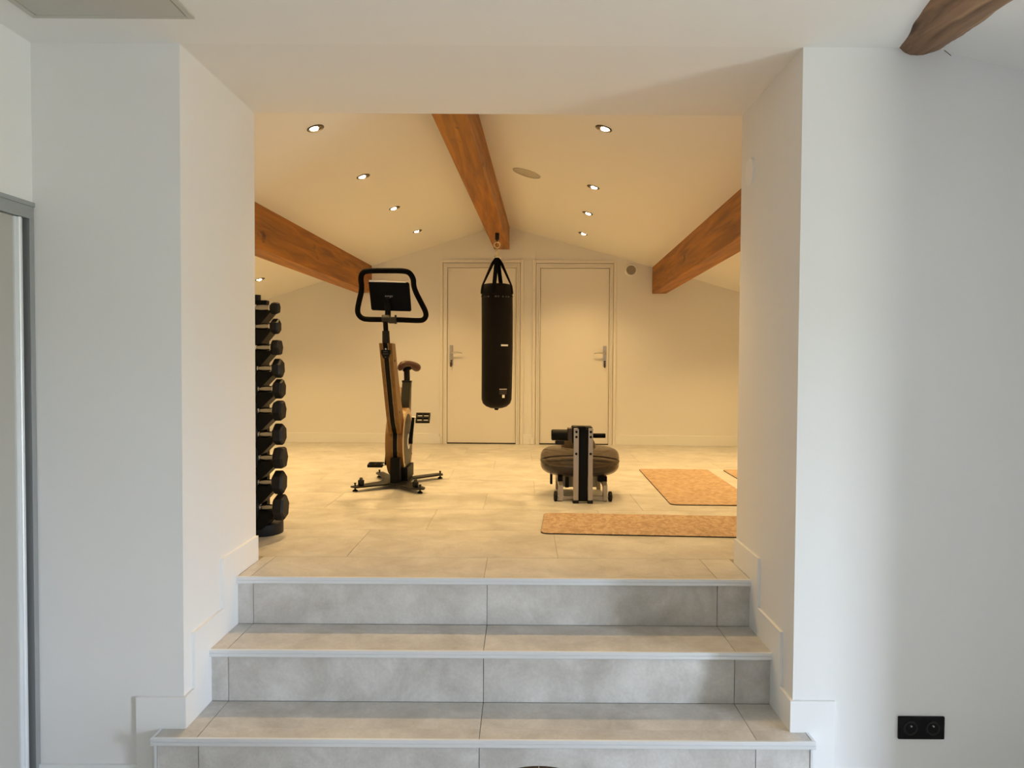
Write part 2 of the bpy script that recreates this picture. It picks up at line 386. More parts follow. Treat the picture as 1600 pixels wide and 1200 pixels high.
# ------------------------------------------------------------------ stairs
T2, T3 = 0.438, 0.222
N1, N2, N3 = 3.335, 3.042, 2.752
R1, R2, R3 = 3.356, 3.066, 2.776
SL, SR = JL+0.012, JR-0.012                 # stairs between the skirtings
S3L, S3R = -1.346, 1.074
b = B(); b.box((JL, R1+0.010, LF), (JR, JY, GF-0.012)); b.box((JL, R2+0.010, LF), (JR, R1+0.010, T2-0.010)); b.box((JL, WY, LF), (JR, R2+0.010, T3-0.010))
b.box((S3L+0.012, R3+0.012, LF), (S3R-0.012, WY-0.002, T3-0.010))
st = struct('stairs', b, M['grout'], label='three grey tiled steps with metal nosings up to the gym')
JX = [-1.182, -0.152, 0.862]
def run(xa, xb):
    xs = [xa]+[j for j in JX if xa < j < xb]+[xb]
    return list(zip(xs, xs[1:]))
for xa, xb in run(SL, SR):
    a_, c_ = (xa if xa == SL else xa+GW/2), (xb if xb == SR else xb-GW/2)
    obj('riser_tile', B().box((a_, R1, T2+0.001), (c_, R1+0.012, GF-0.031)), M['tile'], st)
    obj('riser_tile', B().box((a_, R2, T3+0.001), (c_, R2+0.012, T2-0.031)), M['tile'], st)
    obj('tread_tile', B().box((a_, N2+0.012, T2-0.010), (c_, R1-0.002, T2)), M['tile'], st)
    obj('tread_tile', B().box((a_, max(WY, N3), T3-0.010), (c_, R2-0.002, T3)), M['tile'], st)
for xa, xb in run(S3L+0.012, S3R-0.012):
    a_, c_ = xa+GW/2, xb-GW/2
    obj('riser_tile', B().box((a_, R3, LF), (c_, R3+0.012, T3-0.031)), M['tile'], st)
    obj('tread_tile', B().box((a_, N3+0.012, T3-0.010), (c_, WY, T3)), M['tile'], st)
def nosing(xa, xb, Y, z, name='nosing'):
    r_ = R_(Y)+0.004
    pf = [(Y+0.0005, z-0.0015), (Y+0.002, z+0.0008), (Y+0.0115, z+0.0008), (Y+0.0115, z-0.012), (r_, z-0.012), (r_, z-0.031), (Y+0.010, z-0.031), (Y+0.008, z-0.028), (Y+0.001, z-0.027), (Y, z-0.0255), (Y, z-0.0145), (Y+0.004, z-0.0135), (Y+0.004, z-0.0110), (Y+0.0005, z-0.0100)]
    bb = B(); bb.poly([(xa, p[0], p[1]) for p in pf], (xb-xa, 0, 0)); return obj(name, bb, M['alu'], st)
R_ = lambda Y: {N1: R1, N2: R2, N3: R3}[Y]
nosing(SL, SR, N1, GF); nosing(SL, SR, N2, T2); nosing(S3L, S3R, N3, T3)
# the top step's cut tile row begins behind its nosing
for sx, s in ((S3L, 1), (S3R, -1)):         # side strips and corner posts of the wide bottom step
    obj('edge_strip', B().box((min(sx, sx+s*0.011), N3+0.012, T3-0.031), (max(sx, sx+s*0.011), WY-0.001, T3+0.0005)), M['alu'], st)
    obj('corner_strip', B().box((min(sx+s*0.003, sx+s*0.012), R3-0.003, LF), (max(sx+s*0.003, sx+s*0.012), R3+0.010, T3-0.031)), M['alu'], st)
    obj('side_tile', B().box((min(sx+s*0.003, sx+s*0.012), R3+0.012, LF), (max(sx+s*0.003, sx+s*0.012), WY-0.002, T3-0.031)), M['tile'], st)

# stepped skirtings
H = 0.118
def skirting(name, xj, s, ya, yb, xo):
    "xj jamb face, s direction into the opening, ya/yb where the vertical bands stand, xo outer end on the wall"
    bb = B()
    up_ = [(JY, GF+H), (ya, GF+H), (ya, T2+H), (yb, T2+H), (yb, T3+H), (WY-0.012, T3+H)]
    dn = [(WY-0.012, T3), (R2+0.010, T3), (R2+0.010, T2), (R1+0.010, T2), (R1+0.010, GF), (JY, GF)]
    bb.poly([(xj, p[0], p[1]) for p in up_+dn], (s*0.012, 0, 0))
    x3 = S3L if s > 0 else S3R
    far = LX+0.001 if s > 0 else 2.229
    P = [(xj, T3+H), (xo, T3+H), (xo, 0.083), (far, 0.083), (far, LF), (x3, LF), (x3, T3), (xj, T3)]
    bb.poly([(p[0], WY-0.012, p[1]) for p in P], (0, 0.012, 0))
    struct(name, bb, M['trim'])
skirting('baseboard_left', JL, 1, 3.195, 2.908, -1.436)
skirting('baseboard_right', JR, -1, 3.25, 2.955, 1.172)

# ------------------------------------------------------------------ doors and skirting on the gym's back wall
def gbox(bb, lo, hi, bevel=0): return bb.box(lo, hi, bevel, tf=lambda c: g(*c))
def door(name, ul, ur, zt, side, label):
    r = empty(name, g((ul+ur)/2, 0, GF), label); r['kind'] = 'structure'
    fo, fi = 0.085, 0.0
    ol, orr, ot = ul-0.088, ur+0.084, zt+0.092
    # outer flat casing, then the inner rebate frame
    for lo, hi in (((ol+0.040, -0.026, GF), (ul-0.020, 0, ot-0.040)), ((ur+0.020, -0.026, GF), (orr-0.040, 0, ot-0.040)), ((ul-0.020, -0.026, zt+0.02), (ur+0.020, 0, ot-0.040)), ((ol, -0.018, GF), (ol+0.034, 0, ot)), ((orr-0.034, -0.018, GF), (orr, 0, ot)), ((ol+0.034, -0.018, ot-0.034), (orr-0.034, 0, ot))):
        obj('casing', gbox(B(), lo, hi, 0.002), M['door'], r)
    for lo, hi in (((ul-0.019, -0.040, GF), (ul-0.004, 0, zt+0.02)), ((ur+0.004, -0.040, GF), (ur+0.019, 0, zt+0.02)), ((ul-0.004, -0.040, zt+0.004), (ur+0.003, 0, zt+0.02))):
        obj('door_frame', gbox(B(), lo, hi), M['door'], r)
    obj('door_gap', gbox(B(), (ul-0.004, -0.002, GF), (ur+0.004, 0, zt+0.004)), M['gap'], r)
    leaf = obj('door_leaf', gbox(B(), (ul, -0.012, GF+0.014), (ur, -0.003, zt), 0.002), M['door'], r)
    s = 1 if side == 'left' else -1
    hu = (ul+0.045) if s > 0 else (ur-0.045)
    obj('handle_plate', gbox(B(), (hu-0.02, -0.019, 1.545), (hu+0.02, -0.012, 1.785), 0.003), M['steel'], leaf)
    lev = B(); lev.tube([g(hu, -0.019, 1.70), g(hu, -0.055, 1.70), g(hu+s*0.012, -0.066, 1.70), g(hu+s*0.07, -0.066, 1.703), g(hu+s*0.115, -0.062, 1.697), g(hu+s*0.125, -0.055, 1.693)], [0.010, 0.010, 0.009, 0.008, 0.008, 0.006])
    obj('lever', lev, M['steel'], leaf, 40)
    lock = obj('lock_cylinder', B().cyl(g(hu, -0.019, 1.605), g(hu, -0.024, 1.605), 0.010), M['blackmetal'], leaf)
    key = B(); gbox(key, (hu-0.002, -0.045, 1.598), (hu+0.002, -0.024, 1.612)); key.cyl(g(hu-0.002, -0.052, 1.602), g(hu+0.002, -0.052, 1.602), 0.013)
    gbox(key, (hu-0.010, -0.050, 1.535), (hu+0.008, -0.044, 1.590)); obj('key', key, M['bronze'], leaf)
    return r
door('door_1', -0.868, -0.082, 2.668, 'left', 'white flush door behind the punching bag')
door('door_2', 0.196, 0.978, 2.664, 'right', 'white flush door to the right of the punching bag')
sk = []
for nme, ua, ub in (('baseboard_gym_left', GL, -0.958), ('baseboard_gym_middle', 0.004, 0.106), ('baseboard_gym_right', 1.064, GR)):
    bb = B(); gbox(bb, (ua, -0.018, GF), (ub, 0, GF+0.112), 0.003); sk.append(struct(nme, bb, M['trim']))
obj('cable_cover', gbox(B(), (-0.995, -0.034, GF+0.003), (-0.945, -0.018, GF+0.085), 0.002), M['trim'], sk[0])
obj('cable_cover', gbox(B(), (0.088, -0.034, GF+0.003), (0.128, -0.018, GF+0.075), 0.002), M['trim'], sk[1])

# ------------------------------------------------------------------ beams
def beam(name, ul, ur, zb, zt, label):
    bb = B(); gbox(bb, (ul, -5.12, zb), (ur, -0.001, zt), 0.004)
    tag(obj(name, bb, M['beam']), label, 'beam', 'squared oak roof beams of the gym')
beam('roof_beam', -0.337, -0.163, 2.880, 3.17, 'middle oak roof beam at the ridge, carrying the punching bag')
beam('roof_beam', -1.925, -1.745, 2.380, 2.70, 'left oak roof beam, running in behind the exercise bike')
beam('roof_beam', 1.465, 1.625, 2.382, 2.72, 'right oak roof beam, to the right of the two doors')
# rough round log under the ridge of the lower room
b = B(); P = []; Rr = []
lr = random.Random(3)
ax = [(2.86, 1.455, 2.862, 0.137), (2.64, 1.437, 2.868, 0.160), (2.45, 1.418, 2.874, 0.182), (2.2, 1.41, 2.88, 0.19), (1.0, 1.43, 2.88, 0.19), (-3.2, 1.47, 2.88, 0.19)]
ys = [2.86-0.03*i for i in range(34)]+[1.8, 1.5, 1.0, 0.2, -1.0, -3.19]
n = 40
rings = []
from mathutils import noise as mn
for yy in ys:
    for (a0, a1) in zip(ax, ax[1:]):
        if a0[0] >= yy >= a1[0]:
            t = (a0[0]-yy)/(a0[0]-a1[0]); c = [a0[i]+(a1[i]-a0[i])*t for i in (1, 2, 3)]; break
    ring = []
    for i in range(n):
        a = 2*math.pi*i/n
        q = mn.noise(Vector((math.cos(a)*1.3, math.sin(a)*1.3, yy*3.0)))*0.11 + mn.noise(Vector((math.cos(a)*3+9, math.sin(a)*3, yy*7)))*0.06 + mn.noise(Vector((math.cos(a)*8, math.sin(a)*8+4, yy*14)))*0.02
        r = c[2]*(1+q)
        ring.append(b.bm.verts.new((c[0]+r*math.cos(a), yy, c[1]+r*math.sin(a)*0.95)))
    rings.append(ring)
for A_, C_ in zip(rings, rings[1:]):
    for i in range(n): b.bm.faces.new((A_[i], A_[(i+1) % n], C_[(i+1) % n], C_[i]))
b.bm.faces.new(rings[0]); b.bm.faces.new(rings[-1][::-1])
tag(obj('log_beam', b, M['log'], smooth=60), 'rough round log beam at the top right, under the white ceiling', 'beam')
b = B(); b.tube([(1.531, 2.838, 2.745), (1.541, 2.832, 2.733), (1.551, 2.829, 2.722)], 0.0012, 6)
tag(obj('loose_wire', b, M['bronze']), 'short brown wire end sticking out beside the round log', 'wire')

# ------------------------------------------------------------------ recessed spotlights
def spot_light(u, v, label, group='recessed spotlights of the gym ceiling'):
    s = SLL if u < AU else -SLR
    c = g(u, v, cz(u))
    nn = Vector((s, 0, -1)).normalized(); nn.rotate(Matrix.Rotation(-PHI, 3, 'Z'))      # out of the ceiling, downwards
    r = empty('recessed_light', c, label, 'light', group)
    ring = B().lathe([(0.040, 0.0005), (0.048, 0.0005), (0.049, 0.003), (0.046, 0.006), (0.040, 0.0065), (0.038, 0.002)], c, nn, 36)
    obj('trim_ring', ring, M['bronze'], r, 40)
    cup = B().lathe([(0.0, 0.0012), (0.0405, 0.0012), (0.0405, 0.0004), (0, 0.0004)], c, nn, 30); obj('reflector', cup, M['bronze'], r)
    low = c+nn*0.002-Vector((0.009*(1 if s > 0 else -1), 0.003, 0))
    bulb = B().lathe([(0.025, 0), (0.024, 0.004), (0.019, 0.009), (0.010, 0.012), (0, 0.013)], low, (nn+Vector((0, 0, -1))).normalized(), 24)
    obj('bulb', bulb, M['bulb'], r, 60)
    l = bpy.data.lights.new('lamp', 'SPOT'); l.energy = LAMP_W; l.color = LAMP_COLOR; l.spot_size = math.radians(124); l.spot_blend = 1.0; l.shadow_soft_size = 0.018
    lo = bpy.data.objects.new('lamp', l); COL.objects.link(lo); lo.parent = r; lo.location = Vector((0, 0, -0.055))+nn*0.02
    return r
LS = [(-1.043, -4.475), (-1.043, -3.346), (-1.043, -2.219), (-1.043, -1.057)]
ords = ['nearest', 'second nearest', 'third nearest', 'farthest']
for (u, v), o_ in zip(LS, ords): spot_light(u, v, '%s recessed spotlight of the row left of the ridge beam' % o_)
for (u, v), o_ in zip([(0.585, -4.40), (0.612, -2.97), (0.623, -1.968), (0.633, -0.906)], ords): spot_light(u, v, '%s recessed spotlight of the row right of the ridge beam' % o_)
spot_light(-2.62, -1.135, 'recessed spotlight in the low ceiling beyond the left beam, above the dumbbells')
for v, t in ((-2.3, 'middle'), (-3.5, 'nearest')): spot_light(-2.62, v, '%s recessed spotlight of the row beyond the left beam, out of view' % t)
for v, t in ((-1.2, 'farthest'), (-2.3, 'middle'), (-3.5, 'nearest')): spot_light(2.3, v, '%s recessed spotlight of the row beyond the right beam, out of view' % t)

# ------------------------------------------------------------------ ceiling speaker, vent, cover disc, socket, hatch
u, v = 0.106, -2.82; c = g(u, v, cz(u)); nn = Vector((-SLR, 0, -1)).normalized(); nn.rotate(Matrix.Rotation(-PHI, 3, 'Z'))
sp = empty('ceiling_speaker', c, 'round flush speaker grille in the gym ceiling right of the ridge beam', 'speaker')
obj('rim', B().lathe([(0.104, 0.0003), (0.113, 0.0003), (0.112, 0.004), (0.105, 0.005), (0.104, 0.003)], c, nn, 48), M['grille'], sp, 40)
obj('grille', B().lathe([(0, 0.0015), (0.1045, 0.0015), (0.1045, 0.0004), (0, 0.0004)], c, nn, 48), M['grille'], sp)
c = g(1.225, 0, 2.648); nn = -(g(0, 1, 0)-g(0, 0, 0))
ve = empty('air_vent', c, 'small round white air vent on the wall right of the right door', 'vent')
obj('rim', B().lathe([(0.052, 0), (0.076, 0), (0.075, 0.010), (0.066, 0.020), (0.056, 0.020), (0.052, 0.010)], c, nn, 40), M['trim'], ve, 40)
obj('backing', B().lathe([(0, 0.004), (0.053, 0.004), (0.053, 0.001), (0, 0.001)], c, nn, 30), M['grille'], ve)
for i in range(-4, 5):
    z = 2.648+i*0.011; hw = math.sqrt(0.052**2-(i*0.011)**2)
    obj('slat', gbox(B(), (1.225-hw, -0.014, z-0.0022), (1.225+hw, -0.006, z+0.0022)), M['grille'], ve)
tag(obj('cover_disc', B().lathe([(0, 0), (0.062, 0), (0.062, 0.007), (0.059, 0.010), (0, 0.0105)], (JR, 3.464, 2.455), (-1, 0, 0), 40), M['trim'], smooth=40),
    'round white blank cover plate on the right side of the opening', 'cover plate')
so = empty('wall_socket', (1.4975, WY, 0.197), 'black double power socket low on the white wall at right', 'socket')
obj('plate', B().box((1.411, WY-0.010, 0.197), (1.584, WY, 0.283), 0.004), M['black'], so)
for cx in (1.4555, 1.5385):
    rim = obj('socket_rim', B().lathe([(0.0195, 0.0), (0.0265, 0.0), (0.0265, 0.003), (0.0225, 0.004), (0.0195, 0.001)], (cx, WY-0.010, 0.240), (0, -1, 0), 36), M['blackmetal'], so, 40)
    obj('socket_well', B().lathe([(0, 0.0006), (0.020, 0.0006), (0.020, 0), (0, 0)], (cx, WY-0.010, 0.240), (0, -1, 0), 30), M['black'], rim)
    obj('earth_pin', B().cyl((cx, WY-0.010, 0.250), (cx, WY-0.018, 0.250), 0.0028, n=12), M['steel'], rim)
ha = empty('access_hatch', (-1.385, 2.36, CZ), 'greyish square access hatch in the ceiling at the top left', 'hatch')
for lo, hi in (((-1.657, 2.062, CZ-0.008), (-1.637, 2.622, CZ)), ((-1.132, 2.062, CZ-0.008), (-1.112, 2.622, CZ)), ((-1.637, 2.602, CZ-0.008), (-1.132, 2.622, CZ)), ((-1.637, 2.062, CZ-0.008), (-1.132, 2.082, CZ))):
    obj('frame', B().box(lo, hi, 0.0015), M['hatch'], ha)
obj('panel', B().box((-1.633, 2.086, CZ-0.006), (-1.136, 2.6018, CZ-0.001)), M['hatch'], ha)

# ------------------------------------------------------------------ sliding wardrobe in the left wall
wr = empty('sliding_wardrobe', (LX, 1.72, LF), 'sliding wardrobe with grey panels and aluminium profiles at the left edge', 'wardrobe')
obj('top_track', B().box((LX-0.10, 0.62, 2.110), (LX+0.006, 2.838, 2.171), 0.002), M['alug'], wr)
obj('track_lip', B().box((LX+0.006, 0.62, 2.155), (LX+0.010, 2.838, 2.171)), M['alug'], wr)
obj('bottom_track', B().box((LX-0.10, 0.62, LF), (LX, 2.815, LF+0.022)), M['alug'], wr)
obj('side_profile', B().box((LX-0.10, 2.812, LF), (LX+0.006, 2.838, 2.110), 0.001), M['alug'], wr)
for i, (ya, yb, dx) in enumerate(((1.72, 2.788, 0.0), (0.63, 1.76, -0.050))):
    d = obj('door_panel', B().box((LX+dx-0.022, ya+0.044, LF+0.024), (LX+dx-0.010, yb-0.046, 2.108)), M['panel'], wr)
    for q0, q1 in ((ya, ya+0.044), (yb-0.046, yb)):
        bb = B(); bb.box((LX+dx-0.03, q0, LF+0.024), (LX+dx-0.004, q1, 2.108), 0.002)
        bb.cyl((LX+dx-0.004, q0+0.026, LF+0.024), (LX+dx-0.004, q0+0.026, 2.108), 0.008, n=14)
        obj('stile', bb, M['alu'], d, 40)
b = B(); b.box((LX-0.12, 0.62, LF), (LX-0.105, 2.838, 2.15)); obj('dark_interior', b, M['gap'], wr)

# ------------------------------------------------------------------ punching bag
bx, by = -0.265, 7.70
ZB = 2.880
pb = empty('punching_bag', (bx, by, 1.13), 'black leather punching bag hanging from the ridge beam in front of the left door', 'punching bag')
b = B(); b.lathe([(0, 1.130), (0.06, 1.133), (0.105, 1.150), (0.138, 1.180), (0.151, 1.22), (0.153, 1.35), (0.156, 1.75), (0.157, 2.05), (0.156, 2.25), (0.155, 2.262), (0.157, 2.266), (0.155, 2.315), (0.150, 2.350), (0.140, 2.366), (0.11, 2.372), (0, 2.374)], (bx, by, 0), n=48)
for v_ in b.bm.verts:
    v_.co.x += 0.006*math.sin((v_.co.z-1.1)*2.4)*(1 if v_.co.z < 2.3 else 0.6)
obj('body', b, M['leather'], pb, 50)
obj('seam_band', B().lathe([(0.1570, 2.243), (0.1592, 2.244), (0.1592, 2.252), (0.1570, 2.253)], (bx+0.002, by, 0), n=48), M['webbing'], pb)
obj('bottom_tab', B().tube([(bx-0.012, by-0.02, 1.135), (bx-0.010, by-0.02, 1.122), (bx+0.012, by-0.02, 1.121), (bx+0.016, by-0.02, 1.134)], 0, flat=(0.02, 0.004)), M['webbing'], pb)
ZR = 2.625
for a in (200, 262, 345, 75):
    t = math.radians(a); e = Vector((math.cos(t), math.sin(t), 0)); p0 = Vector((bx, by, 0))
    pts = [p0+e*0.012+Vector((0, 0, ZR)), p0+e*0.05+Vector((0, 0, 2.57)), p0+e*0.141+Vector((0, 0, 2.374)), p0+e*0.153+Vector((0, 0, 2.352)), p0+e*0.161+Vector((0, 0, 2.30)), p0+e*0.162+Vector((0, 0, 2.272))]
    bb = B(); side = Vector((-e.y, e.x, 0)); rings = []
    for k, p in enumerate(pts):
        w_ = 0.020 if k > 1 else 0.018
        nrm = e*0.0025 if k > 2 else (e*0.8+Vector((0, 0, 0.6)))*(0.013, 0.012, 0.005)[k]
        rings.append([bb.bm.verts.new(q) for q in (p-side*w_-nrm, p+side*w_-nrm, p+side*w_+nrm, p-side*w_+nrm)])
    for A_, C_ in zip(rings, rings[1:]):
        for i in range(4): bb.bm.faces.new((A_[i], A_[(i+1) % 4], C_[(i+1) % 4], C_[i]))
    bb.bm.faces.new(rings[0]); bb.bm.faces.new(rings[-1][::-1])
    obj('strap', bb, M['webbing'], pb)
def ringpts(c, r, ax1, ax2, n=20): return [Vector(c)+Vector(ax1)*r*math.cos(2*math.pi*i/n)+Vector(ax2)*r*math.sin(2*math.pi*i/n) for i in range(n)]
obj('ring', B().tube(ringpts((bx, by, ZR+0.008), 0.030, (1, 0, 0), (0, 0, 1)), 0.006, 8, True), M['brass'], pb, 60)
sw = B(); sw.lathe([(0.006, 2.660), (0.010, 2.668), (0.010, 2.690), (0.014, 2.695), (0.014, 2.712), (0.008, 2.720), (0.006, 2.738)], (bx, by, 0), n=16); obj('swivel', sw, M['brass'], pb, 50)
obj('hook', B().tube(ringpts((bx, by, 2.764), 0.028, (1, 0, 0), (0, 0, 1)), 0.006, 8, True), M['brass'], pb, 60)
mt = B(); mt.box((bx-0.020, by-0.020, 2.812), (bx+0.020, by+0.020, ZB-0.001), 0.004); mt.cyl((bx, by, 2.79), (bx, by, 2.815), 0.007, n=12); obj('beam_mount', mt, M['blackmetal'], pb)
def onbag(px_, z, r=0.158):
    sx = (px_-775.6)/156.0; th = math.asin(max(-1, min(1, sx/r))); return th
def bag_print(name, w_, h_, px_, z, mm, body=None, size=0.02):
    th0 = onbag(px_, z); R0 = 0.1596 if z > 2.2 else (0.1580 if z > 1.5 else 0.1560)
    def bend(co):
        th = th0+co.x/R0; return Vector((bx+(R0+co.z)*math.sin(th)+0.005*math.sin((z-1.1)*2.4), by-(R0+co.z)*math.cos(th), z+co.y))
    if body: return text_mesh(name, body, size, mm, pb, None, 0.0003, bend)
    bb = B(); n_ = 6
    for i in range(n_):
        xa, xb = -w_/2+w_*i/n_, -w_/2+w_*(i+1)/n_
        for zz in (0.0,):
            bb.bm.faces.new([bb.bm.verts.new(bend(Vector(q))) for q in ((xa, -h_/2, 0.0006), (xb, -h_/2, 0.0006), (xb, h_/2, 0.0006), (xa, h_/2, 0.0006))])
    return obj(name, bb, mm, pb)
bag_print('label_tag', 0.078, 0.017, 788.0, at(788, 539.5, by-0.15).z, M['white'])
for yy, hh, mm in ((608.3, 0.010, M['grey']), (611.4, 0.006, M['dgrey']), (613.5, 0.005, M['dgrey']), (615.4, 0.006, M['dgrey'])):
    bag_print('print_line', 0.082, hh, 786.7, at(787, yy, by-0.15).z, mm)
bag_print('print_square', 0.027, 0.030, 787.0, at(787, 619.4, by-0.15).z, M['white'])
zb_ = at(775, 463.0, by-0.15).z
for px_, ww in ((756.5, 0.012), (759.3, 0.006), (763, 0.022), (774.5, 0.02), (778.5, 0.014), (785.2, 0.014), (790, 0.012), (793.5, 0.02)):
    bag_print('band_print', ww, 0.016, px_, zb_, M['dgrey'])

# ------------------------------------------------------------------ exercise bike
BX = -0.965
bk = empty('exercise_bike', (BX, 5.86, GF), 'wooden upright exercise bike with a black handlebar loop and tablet', 'exercise bike')
zb = GF+0.030
ft = [(-1.215, 5.56), (-0.735, 5.50), (-1.165, 6.24), (-0.665, 6.19)]     # feet
# crossed steel base plate
hub = [(-1.06, 5.86), (-1.03, 5.74), (-0.95, 5.685), (-0.86, 5.73), (-0.84, 5.86), (-0.86, 5.98), (-0.93, 6.03), (-1.03, 5.99)]
out = [(-1.245, 5.545), (-1.205, 5.500), (-0.985, 5.655), (-0.940, 5.655), (-0.755, 5.440), (-0.700, 5.460), (-0.700, 5.510), (-0.850, 5.77), (-0.845, 5.93), (-0.640, 6.16), (-0.650, 6.215), (-0.690, 6.225), (-0.92, 6.00), (-1.00, 6.00), (-1.14, 6.275), (-1.185, 6.270), (-1.190, 6.22), (-1.07, 5.95), (-1.07, 5.79)]
obj('base_plate', B().poly([(p[0], p[1], zb) for p in out], (0, 0, 0.011)), M['blackmetal'], bk)
for fx, fy in ft:
    f_ = B(); f_.lathe([(0, 0), (0.020, 0), (0.020, 0.006), (0.011, 0.013), (0.006, 0.016), (0.006, 0.055), (0.009, 0.055), (0.009, 0.062), (0, 0.062)], (fx, fy, GF), n=16); obj('foot', f_, M['rubber'], bk, 40)
for wx, wy in ((-1.175, 5.575), (-0.770, 5.52)):
    w_ = B(); w_.lathe([(0, -0.012), (0.026, -0.012), (0.034, -0.008), (0.034, 0.008), (0.026, 0.012), (0, 0.012)], (wx, wy, zb+0.035), (1, 0.25, 0), n=28); obj('transport_wheel', w_, M['rubber'], bk, 40)
    for q in (-0.020, 0.013): obj('wheel_bracket', B().box((wx+q, wy-0.012, zb+0.011), (wx+q+0.007, wy+0.014, zb+0.05)), M['blackmetal'], bk)
obj('stem_foot', B().box((-0.985, 5.70, zb+0.011), (-0.915, 5.80, 0.875), 0.003), M['black'], bk)
obj('rear_foot', B().box((-0.985, 5.80, zb+0.011), (-0.87, 6.12, 0.790), 0.003), M['black'], bk)
HC = (6.0, 0.972); HR = 0.262
def arc(c, r, a0, a1, n=14): return [(c[0]+r*math.cos(math.radians(a0+(a1-a0)*i/n)), c[1]+r*math.sin(math.radians(a0+(a1-a0)*i/n))) for i in range(n+1)]
arm = [(5.335, 1.722), (5.375, 1.64), (5.43, 1.535), (5.57, 1.28), (5.645, 1.15), (5.72, 1.06), (5.95, 1.02), (6.02, 1.10), (5.84, 1.20), (5.74, 1.32), (5.59, 1.54), (5.48, 1.722)]
sarm = [(5.86, 1.10), (6.06, 1.20), (6.17, 1.385), (6.29, 1.385), (6.27, 1.22), (6.22, 1.05), (6.05, 1.0)]
for xa, xb in ((-1.000, -0.972), (-0.940, -0.912)):
    obj('front_arm', B().poly([(xa, p[0], p[1]) for p in arm], (xb-xa, 0, 0)), M['bikewood'], bk)
    obj('seat_arm', B().poly([(xa+0.001, p[0], p[1]) for p in sarm], (xb-xa-0.002, 0, 0)), M['bikewood'], bk)
hous = arc(HC, HR, 55, 360+20, 40)
for xa, xb in ((-1.030, -0.973), (-0.939, -0.900)):
    obj('wheel_housing', B().poly([(xa, p[0], p[1]) for p in hous], (xb-xa, 0, 0)), M['bikewood'], bk)
edge = arc(HC, HR-0.001, 0, 360, 48)
rg = B().lathe([(0.215, 0.0), (HR-0.002, 0.0), (HR-0.002, 0.003), (0.215, 0.003)], (-0.900, *HC), (1, 0, 0), 48); obj('housing_rim', rg, M['plyedge'], bk)
sdk = obj('side_disc', B().lathe([(0, 0.001), (0.215, 0.001), (0.215, 0.005), (0.20, 0.007), (0, 0.008)], (-0.900, *HC), (1, 0, 0), 48), M['disc'], bk, 30)
obj('hub_emblem', B().lathe([(0.030, 0), (0.062, 0), (0.060, 0.004), (0.034, 0.004)], (-0.8925, *HC), (1, 0, 0), 30), M['white'], sdk)
# belt cover between the panels
belt = [(5.318, 1.722), (5.358, 1.64), (5.412, 1.535), (5.552, 1.28), (5.628, 1.15), (5.675, 1.10)]+[p for p in arc(HC, HR+0.012, 162, 232, 14)]
belt2 = [(p[0]+0.06, p[1]) for p in belt][::-1]
obj('belt_cover', B().poly([(-0.9715, p[0], p[1]) for p in belt+belt2], (0.031, 0, 0)), M['black'], bk)
for sx in (-0.9745, -0.9375):
    pe = B(); pe.poly([(sx, p[0]+0.010, p[1]) for p in belt]+[(sx, p[0]+0.03, p[1]) for p in belt[::-1]], (0.0025 if sx < -0.96 else -0.0025, 0, 0)); obj('panel_edge', pe, M['plyedge'], bk)
for yy, zz in ((5.68, 1.22), (5.46, 1.60), (6.23, 1.33), (5.83, 0.83), (6.0, 0.735), (6.2, 0.85)):
    obj('bolt', B().cyl((-0.9125 if zz > 1.1 else -0.898, yy, zz), (-0.909 if zz > 1.1 else -0.895, yy, zz), 0.008, n=12), M['blackmetal'], bk)
# handlebar stem
obj('stem_post', B().tube([(-0.956, 5.42, 1.62), (-0.956, 5.385, 1.72), at(602, 500, 5.385)], 0.0175, 16), M['black'], bk, 50)
obj('stem_collar', B().tube([at(603.5, 541, 5.385), at(602.8, 517, 5.385)], [0.028, 0.025], 16), M['blackmetal'], bk, 50)
kn = B(); cpt = at(602.5, 553, 5.30)
kn.poly([(cpt.x-0.030, 5.295, cpt.z+0.028), (cpt.x+0.030, 5.295, cpt.z+0.028), (cpt.x+0.031, 5.295, cpt.z+0.005), (cpt.x+0.014, 5.295, cpt.z-0.032), (cpt.x-0.014, 5.295, cpt.z-0.032), (cpt.x-0.031, 5.295, cpt.z+0.005)], (0, 0.05, 0)); knob = obj('height_knob', kn, M['black'], bk)
for k, (zz, ww) in enumerate(((0.016, 0.030), (0.000, 0.036), (-0.022, 0.014))):
    obj('knob_print', B().box((cpt.x-ww/2, 5.2935, cpt.z+zz-0.002), (cpt.x+ww/2, 5.2946, cpt.z+zz+0.002)), M['dgrey'], knob)
obj('knob_screw', B().cyl((cpt.x, 5.330, cpt.z+0.034), (cpt.x, 5.300, cpt.z+0.034), 0.006, n=12), M['chrome'], knob)
# handlebar loop
HP = [(575, 423.5, 5.14), (604, 423.0, 5.14), (630, 423.5, 5.14), (640, 427, 5.145), (645.5, 436, 5.16), (646.5, 446, 5.18), (650, 457, 5.20), (657, 471, 5.23), (664, 485, 5.26), (665.5, 493, 5.275), (662, 499, 5.285), (654, 500.8, 5.29), (630, 500, 5.29), (604, 499.3, 5.29), (577, 499, 5.29), (567, 497.5, 5.285), (560.5, 492, 5.275), (558.8, 484, 5.26), (561, 471, 5.23), (564.3, 457, 5.20), (565, 446, 5.18), (564, 436, 5.16), (566.5, 427, 5.145)]
pts = [at(p[0], p[1], p[2]+0.095) for p in HP]
def smooth_loop(P, k=4):
    out_ = []; n_ = len(P)
    for i in range(n_):
        p0, p1, p2, p3 = P[i-1], P[i], P[(i+1) % n_], P[(i+2) % n_]
        for j in range(k):
            t = j/k; out_.append(0.5*((2*p1)+(p2-p0)*t+(2*p0-5*p1+4*p2-p3)*t*t+(3*p1-p0-3*p2+p3)*t**3))
    return out_
